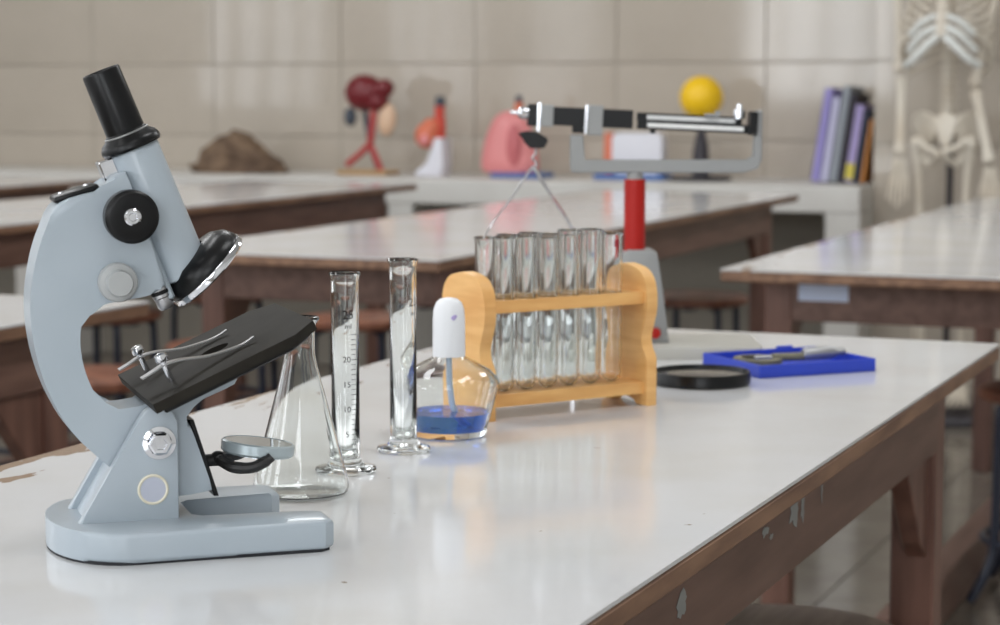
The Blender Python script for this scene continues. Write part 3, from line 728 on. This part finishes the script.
# heart / larynx on white stand
ht = thing('heart_model', 'orange heart model with red tube on a white curved stand', 'anatomical model', (-3.225, CY, CZ))
MB().prism(sp2([(-.060, 0), (-.060, .018), (-.030, .030), (-.012, .060), (.006, .105), (.016, .14)], 4) + [(.045, .14), (.050, .05), (.042, 0)], -.045, .045, 'xz', bev=.006, seg=2).build('stand', 'whiteplast', ht)
MB().ball((-.026, -.015, .150), (.046, .042, .050), RY(20)).ball((-.010, -.01, .180), (.036, .034, .034)).build('heart', 'orange', ht)
MB().ball((-.022, -.050, .135), (.020, .012, .022)).build('heart_patch', 'pink', ht)
MB().tube(smooth_path([(.018, 0, .13), (.022, 0, .19), (.018, 0, .225), (.020, 0, .262)], 5), .019, 14).build('red_tube', 'redplast', ht)
MB().tube([(.020, 0, .258), (.022, 0, .292)], [.021, .017], 14).build('tube_tip', 'vesselb', ht)
# pink torso like model on blue base
to = thing('torso_model', 'pink torso organ model on a blue base behind the balance hook', 'anatomical model', (-2.915, CY, CZ))
MB().box((.035, 0, .009), (.20, .13, .018), bev=.004).build('base', 'bluebase', to)
MB().lathe([(0, .018), (.100, .018), (.112, .035), (.110, .07), (.098, .13), (.080, .18), (.060, .215), (.034, .235), (0, .242)], 32, T(-.012, 0, 0), ry=.55).build('trunk', 'pink', to)
MB().ball((.022, -.045, .11), (.030, .022, .085)).build('dark_fold', 'pinkd', to)
MB().tube([(.022, 0, .215), (.022, 0, .272)], [.020, .015], 14).build('neck', 'orange', to)
MB().tube([(.022, 0, .270), (.022, 0, .296)], [.015, .011], 14).build('neck_tip', 'vesselb', to)
# white section model with orange stripe on blue base
se = thing('section_model', 'white section model with orange stripe on a blue base behind the balance frame', 'anatomical model', (-2.455, CY, CZ))
MB().box((0, 0, .010), (.26, .12, .020), bev=.003).build('base', 'bluebase', se)
MB().prism(rr_rect(-.070, .115, .02, .165, .02), -.03, .03, 'xz', bev=.006, seg=2).build('section', 'whiteplast', se)
MB().prism(rr_rect(-.100, -.072, .02, .165, .008), -.028, .028, 'xz', bev=.004, seg=2).build('stripe', 'orange', se)
# yellow ball on dark cone
yb = thing('ball_model', 'yellow ball on a dark conical stand behind the balance beam', 'model', (-2.205, CY, CZ))
MB().lathe([(0, 0), (.105, 0), (.110, .006), (.105, .014), (0, .016)], 32, T(.0, 0, 0)).build('base', 'dark', yb)
MB().lathe([(.030, .014), (.031, .060), (.026, .12), (.014, .175), (.010, .225), (0, .225)], 24).build('stand', 'dark', yb)
MB().ball((0, 0, .290), .076, seg=36, ring=20).build('ball', 'yellow', yb)
# books leaning towards the pier
bk = [(-1.790, .030, .318, 'b1', 'lavender book, leftmost of the leaning row on the counter'), (-1.759, .028, .288, 'b2', 'pale lilac book, second from left in the leaning row'),
      (-1.729, .028, .325, 'b3', 'grey book, tallest in the leaning row on the counter'), (-1.702, .022, .300, 'b4', 'thin black book in the middle of the leaning row'),
      (-1.674, .030, .262, 'b5', 'lilac book with yellow foot in the leaning row'), (-1.647, .020, .245, 'b6', 'dark navy book near the right end of the leaning row'),
      (-1.628, .014, .215, 'b7', 'thin orange book, rightmost of the leaning row')]
for x, th, h, c, lab in bk:
    t = thing('book', lab, 'book', (x, CY - .03, CZ + .002), 0, 'books leaning on the counter'); t.rotation_euler = (0, R(8.2), 0)
    g = th * 0.0; z0 = (th) * sin(R(8.2)) + .0005
    co = MB(); co.box((0 + th / 2 - .0012 - .0, .1, z0 + h / 2), (.0024, .20, h)).box((-th / 2 + .0012, .1, z0 + h / 2), (.0024, .20, h)).box((0, .0015, z0 + h / 2), (th, .003, h)).build('cover', c, t, smooth=0)
    MB().box((0, .1, z0 + h / 2), (th - .005, .19, h - .008)).build('pages', 'page', t, smooth=0)
    if c == 'b5': MB().box((-.001, -.0004, z0 + .035), (th * .9, .0008, .055)).build('spine_band', 'b8', t, smooth=0)

# ================================================================== SKELETON
sk = thing('skeleton_model', 'full size anatomical skeleton hanging on a dark rod stand', 'skeleton', (-1.295, 6.85, 0))
# right = +x ; faces -y
MB().lathe([(0, 0), (.175, 0), (.18, .01), (.165, .03), (.05, .045), (0, .045)], 36, T(.04, .06, 0)).build('stand_base', 'dark', sk)
MB().tube([(.005, .085, .04), (.005, .085, .92)], .011, 10).build('stand_rod', 'dark', sk)
sp = MB()
for k in range(24):
    z = .985 + k * .0245; y = .03 + .022 * sin(k / 23 * 2 * pi + .5)
    sp.lathe([(0, 0), (.021, .001), (.018, .009), (.021, .019), (0, .020)], 12, T(0, y, z)).box((0, y + .028, z + .008), (.008, .035, .012)).box((0, y + .012, z + .01), (.06, .010, .008))
sp.build('spine', 'bone', sk)
for i in range(11):
    z = 1.47 - i * .0285; rx = .07 + .062 * sin(min(1, i / 7) * pi / 2); ry = rx * .72
    for s in (-1, 1):
        end = 165 if i < 7 else 165 - (i - 6) * 22
        pts = []
        for k in range(13):
            a = R(end * k / 12); drop = .10 * (k / 12) ** 1.4 if i < 7 else .09 * (k / 12)
            if i >= 4 and k > 9: drop -= .012 * (k - 9) * (i - 3) * .5
            pts.append((s * rx * sin(a) + s * .012, .03 + .0 + ry * (cos(a)) * .9 - ry * .25, z - drop))
        MB().tube(pts, .0062, 6).build('rib', 'bone', sk)
cc = MB()
for s in (-1, 1):
    cc.tube(smooth_path([(s * .012, -.085, 1.235), (s * .045, -.095, 1.205), (s * .085, -.085, 1.165), (s * .115, -.055, 1.145)], 4), .013, 8)
    cc.tube(smooth_path([(s * .012, -.085, 1.265), (s * .06, -.095, 1.24), (s * .105, -.065, 1.19)], 4), .011, 8)
    cc.tube(smooth_path([(s * .012, -.085, 1.30), (s * .06, -.090, 1.28), (s * .10, -.07, 1.24)], 4), .010, 8)
cc.build('costal_cartilage', 'cartilage', sk)
MB().box((0, -.092, 1.33), (.032, .012, .19), bev=.004).build('sternum', 'bone', sk)
# pelvis: two flared wings, sacrum and pubic arch
for s in (-1, 1):
    pv = MB()
    wing = sp2([(.026, .935), (.030, .972), (.052, .992), (.085, 1.000), (.118, .988), (.132, .962), (.122, .935), (.100, .908), (.078, .890), (.058, .898), (.042, .918)], 4)
    pv.prism([(s * a, b) for a, b in wing], -.004, .008, 'xz', bev=.003, seg=1, mx=T(0, .0, 0) @ T(s * .03, .02, .94) @ RZm(s * 32) @ RX(14) @ T(-s * .03, 0, -.94))
    pv.tube(smooth_path([(s * .075, -.035, .905), (s * .045, -.055, .885), (s * .008, -.060, .868)], 4), .011, 8)
    pv.tube(smooth_path([(s * .078, -.02, .895), (s * .060, -.01, .855), (s * .042, -.02, .830), (s * .022, -.045, .850), (s * .006, -.06, .866)], 4), .011, 8)
    pv.ball((s * .082, -.01, .895), .026)
    pv.build('hip_bone', 'bone', sk)
MB().prism([(-.042, .985), (.042, .985), (.020, .91), (.006, .87), (-.006, .87), (-.020, .91)], .012, .045, 'xz', bev=.006, seg=2).build('sacrum', 'bone', sk)
def bone(name, p, q, r, parent=sk):
    p, q = Vector(p), Vector(q); d = q - p
    ts = [0, .04, .10, .2, .5, .8, .9, .96, 1]; rs = [r * .9, r * 1.75, r * 1.5, r * 1.05, r * .95, r * 1.05, r * 1.5, r * 1.8, r]
    return MB().tube([p + d * t for t in ts], rs, 10).build(name, 'bone', parent)
def hand(c, s, dirn, nf, ln, name):
    h = MB(); c = Vector(c)
    for k in range(nf):
        off = Vector(((k - (nf - 1) / 2) * .013, -.004 * (k % 2), 0)); L = ln * (1 - .09 * abs(k - 2))
        p = c + off * .5; q = c + off + Vector(dirn) * L * .5; e = c + off * 1.25 + Vector(dirn) * L + Vector((0, -.02, 0))
        h.tube([p, p.lerp(q, .5), q, q.lerp(e, .5), e], [.007, .0045, .0065, .004, .004], 6)
    return h.build(name, 'bone', sk)
# arms: the left one (image right) is bent out
bone('upper_arm_bone', (-.165, .02, 1.43), (-.152, .02, 1.12), .011); bone('upper_arm_bone', (.165, .02, 1.43), (.090, .00, 1.075), .011)
bone('forearm_bone', (-.150, .02, 1.11), (-.142, -.03, .86), .008); bone('forearm_bone', (-.138, .02, 1.11), (-.128, -.03, .86), .007)
bone('forearm_bone', (.090, .00, 1.065), (.148, -.05, .835), .008); bone('forearm_bone', (.102, .00, 1.068), (.160, -.045, .84), .007)
hand((-.136, -.03, .85), -1, (0, -.05, -1), 5, .16, 'hand_bones'); hand((.155, -.048, .825), 1, (.05, -.05, -1), 5, .16, 'hand_bones')
for s, x0, x1 in ((-1, -.082, -.066), (1, .082, .068)):
    bone('thigh_bone', (x0, -.01, .90), (x1, 0, .50), .0135); bone('shin_bone', (x1, 0, .49), (x1 - s * .003, .02, .13), .0115); bone('calf_bone', (x1 + s * .024, .01, .475), (x1 + s * .022, .03, .125), .0055)
    MB().ball((x1, -.012, .498), (.02, .012, .02)).build('kneecap', 'bone', sk)
    h = MB().ball((x1, .045, .095), (.022, .04, .022)).ball((x1, .01, .11), (.024, .028, .02))
    for k in range(5):
        ox = (k - 2) * .016
        h.tube([(x1 + ox * .5, 0, .105), (x1 + ox, -.06, .082), (x1 + ox * 1.25, -.115 + .01 * abs(k - 1), .066)], [.009, .006, .0055], 6)
    h.build('foot_bones', 'bone', sk)
MB().tube([(-.165, .03, 1.455), (-.08, -.06, 1.47), (-.015, -.085, 1.44)], .008, 8).tube([(.165, .03, 1.455), (.08, -.06, 1.47), (.015, -.085, 1.44)], .008, 8).build('collar_bones', 'bone', sk)
skl = MB().ball((0, .03, 1.68), (.070, .088, .075)).ball((0, -.02, 1.63), (.055, .055, .05)).build('skull', 'bone', sk)
MB().tube(smooth_path([(-.05, .0, 1.60), (-.045, -.04, 1.57), (0, -.075, 1.56), (.045, -.04, 1.57), (.05, 0, 1.60)], 4), .011, 8).build('jaw', 'bone', skl)
for s in (-1, 1): MB().ball((s * .027, -.066, 1.640), (.016, .010, .014)).build('eye_socket', 'dark', skl)
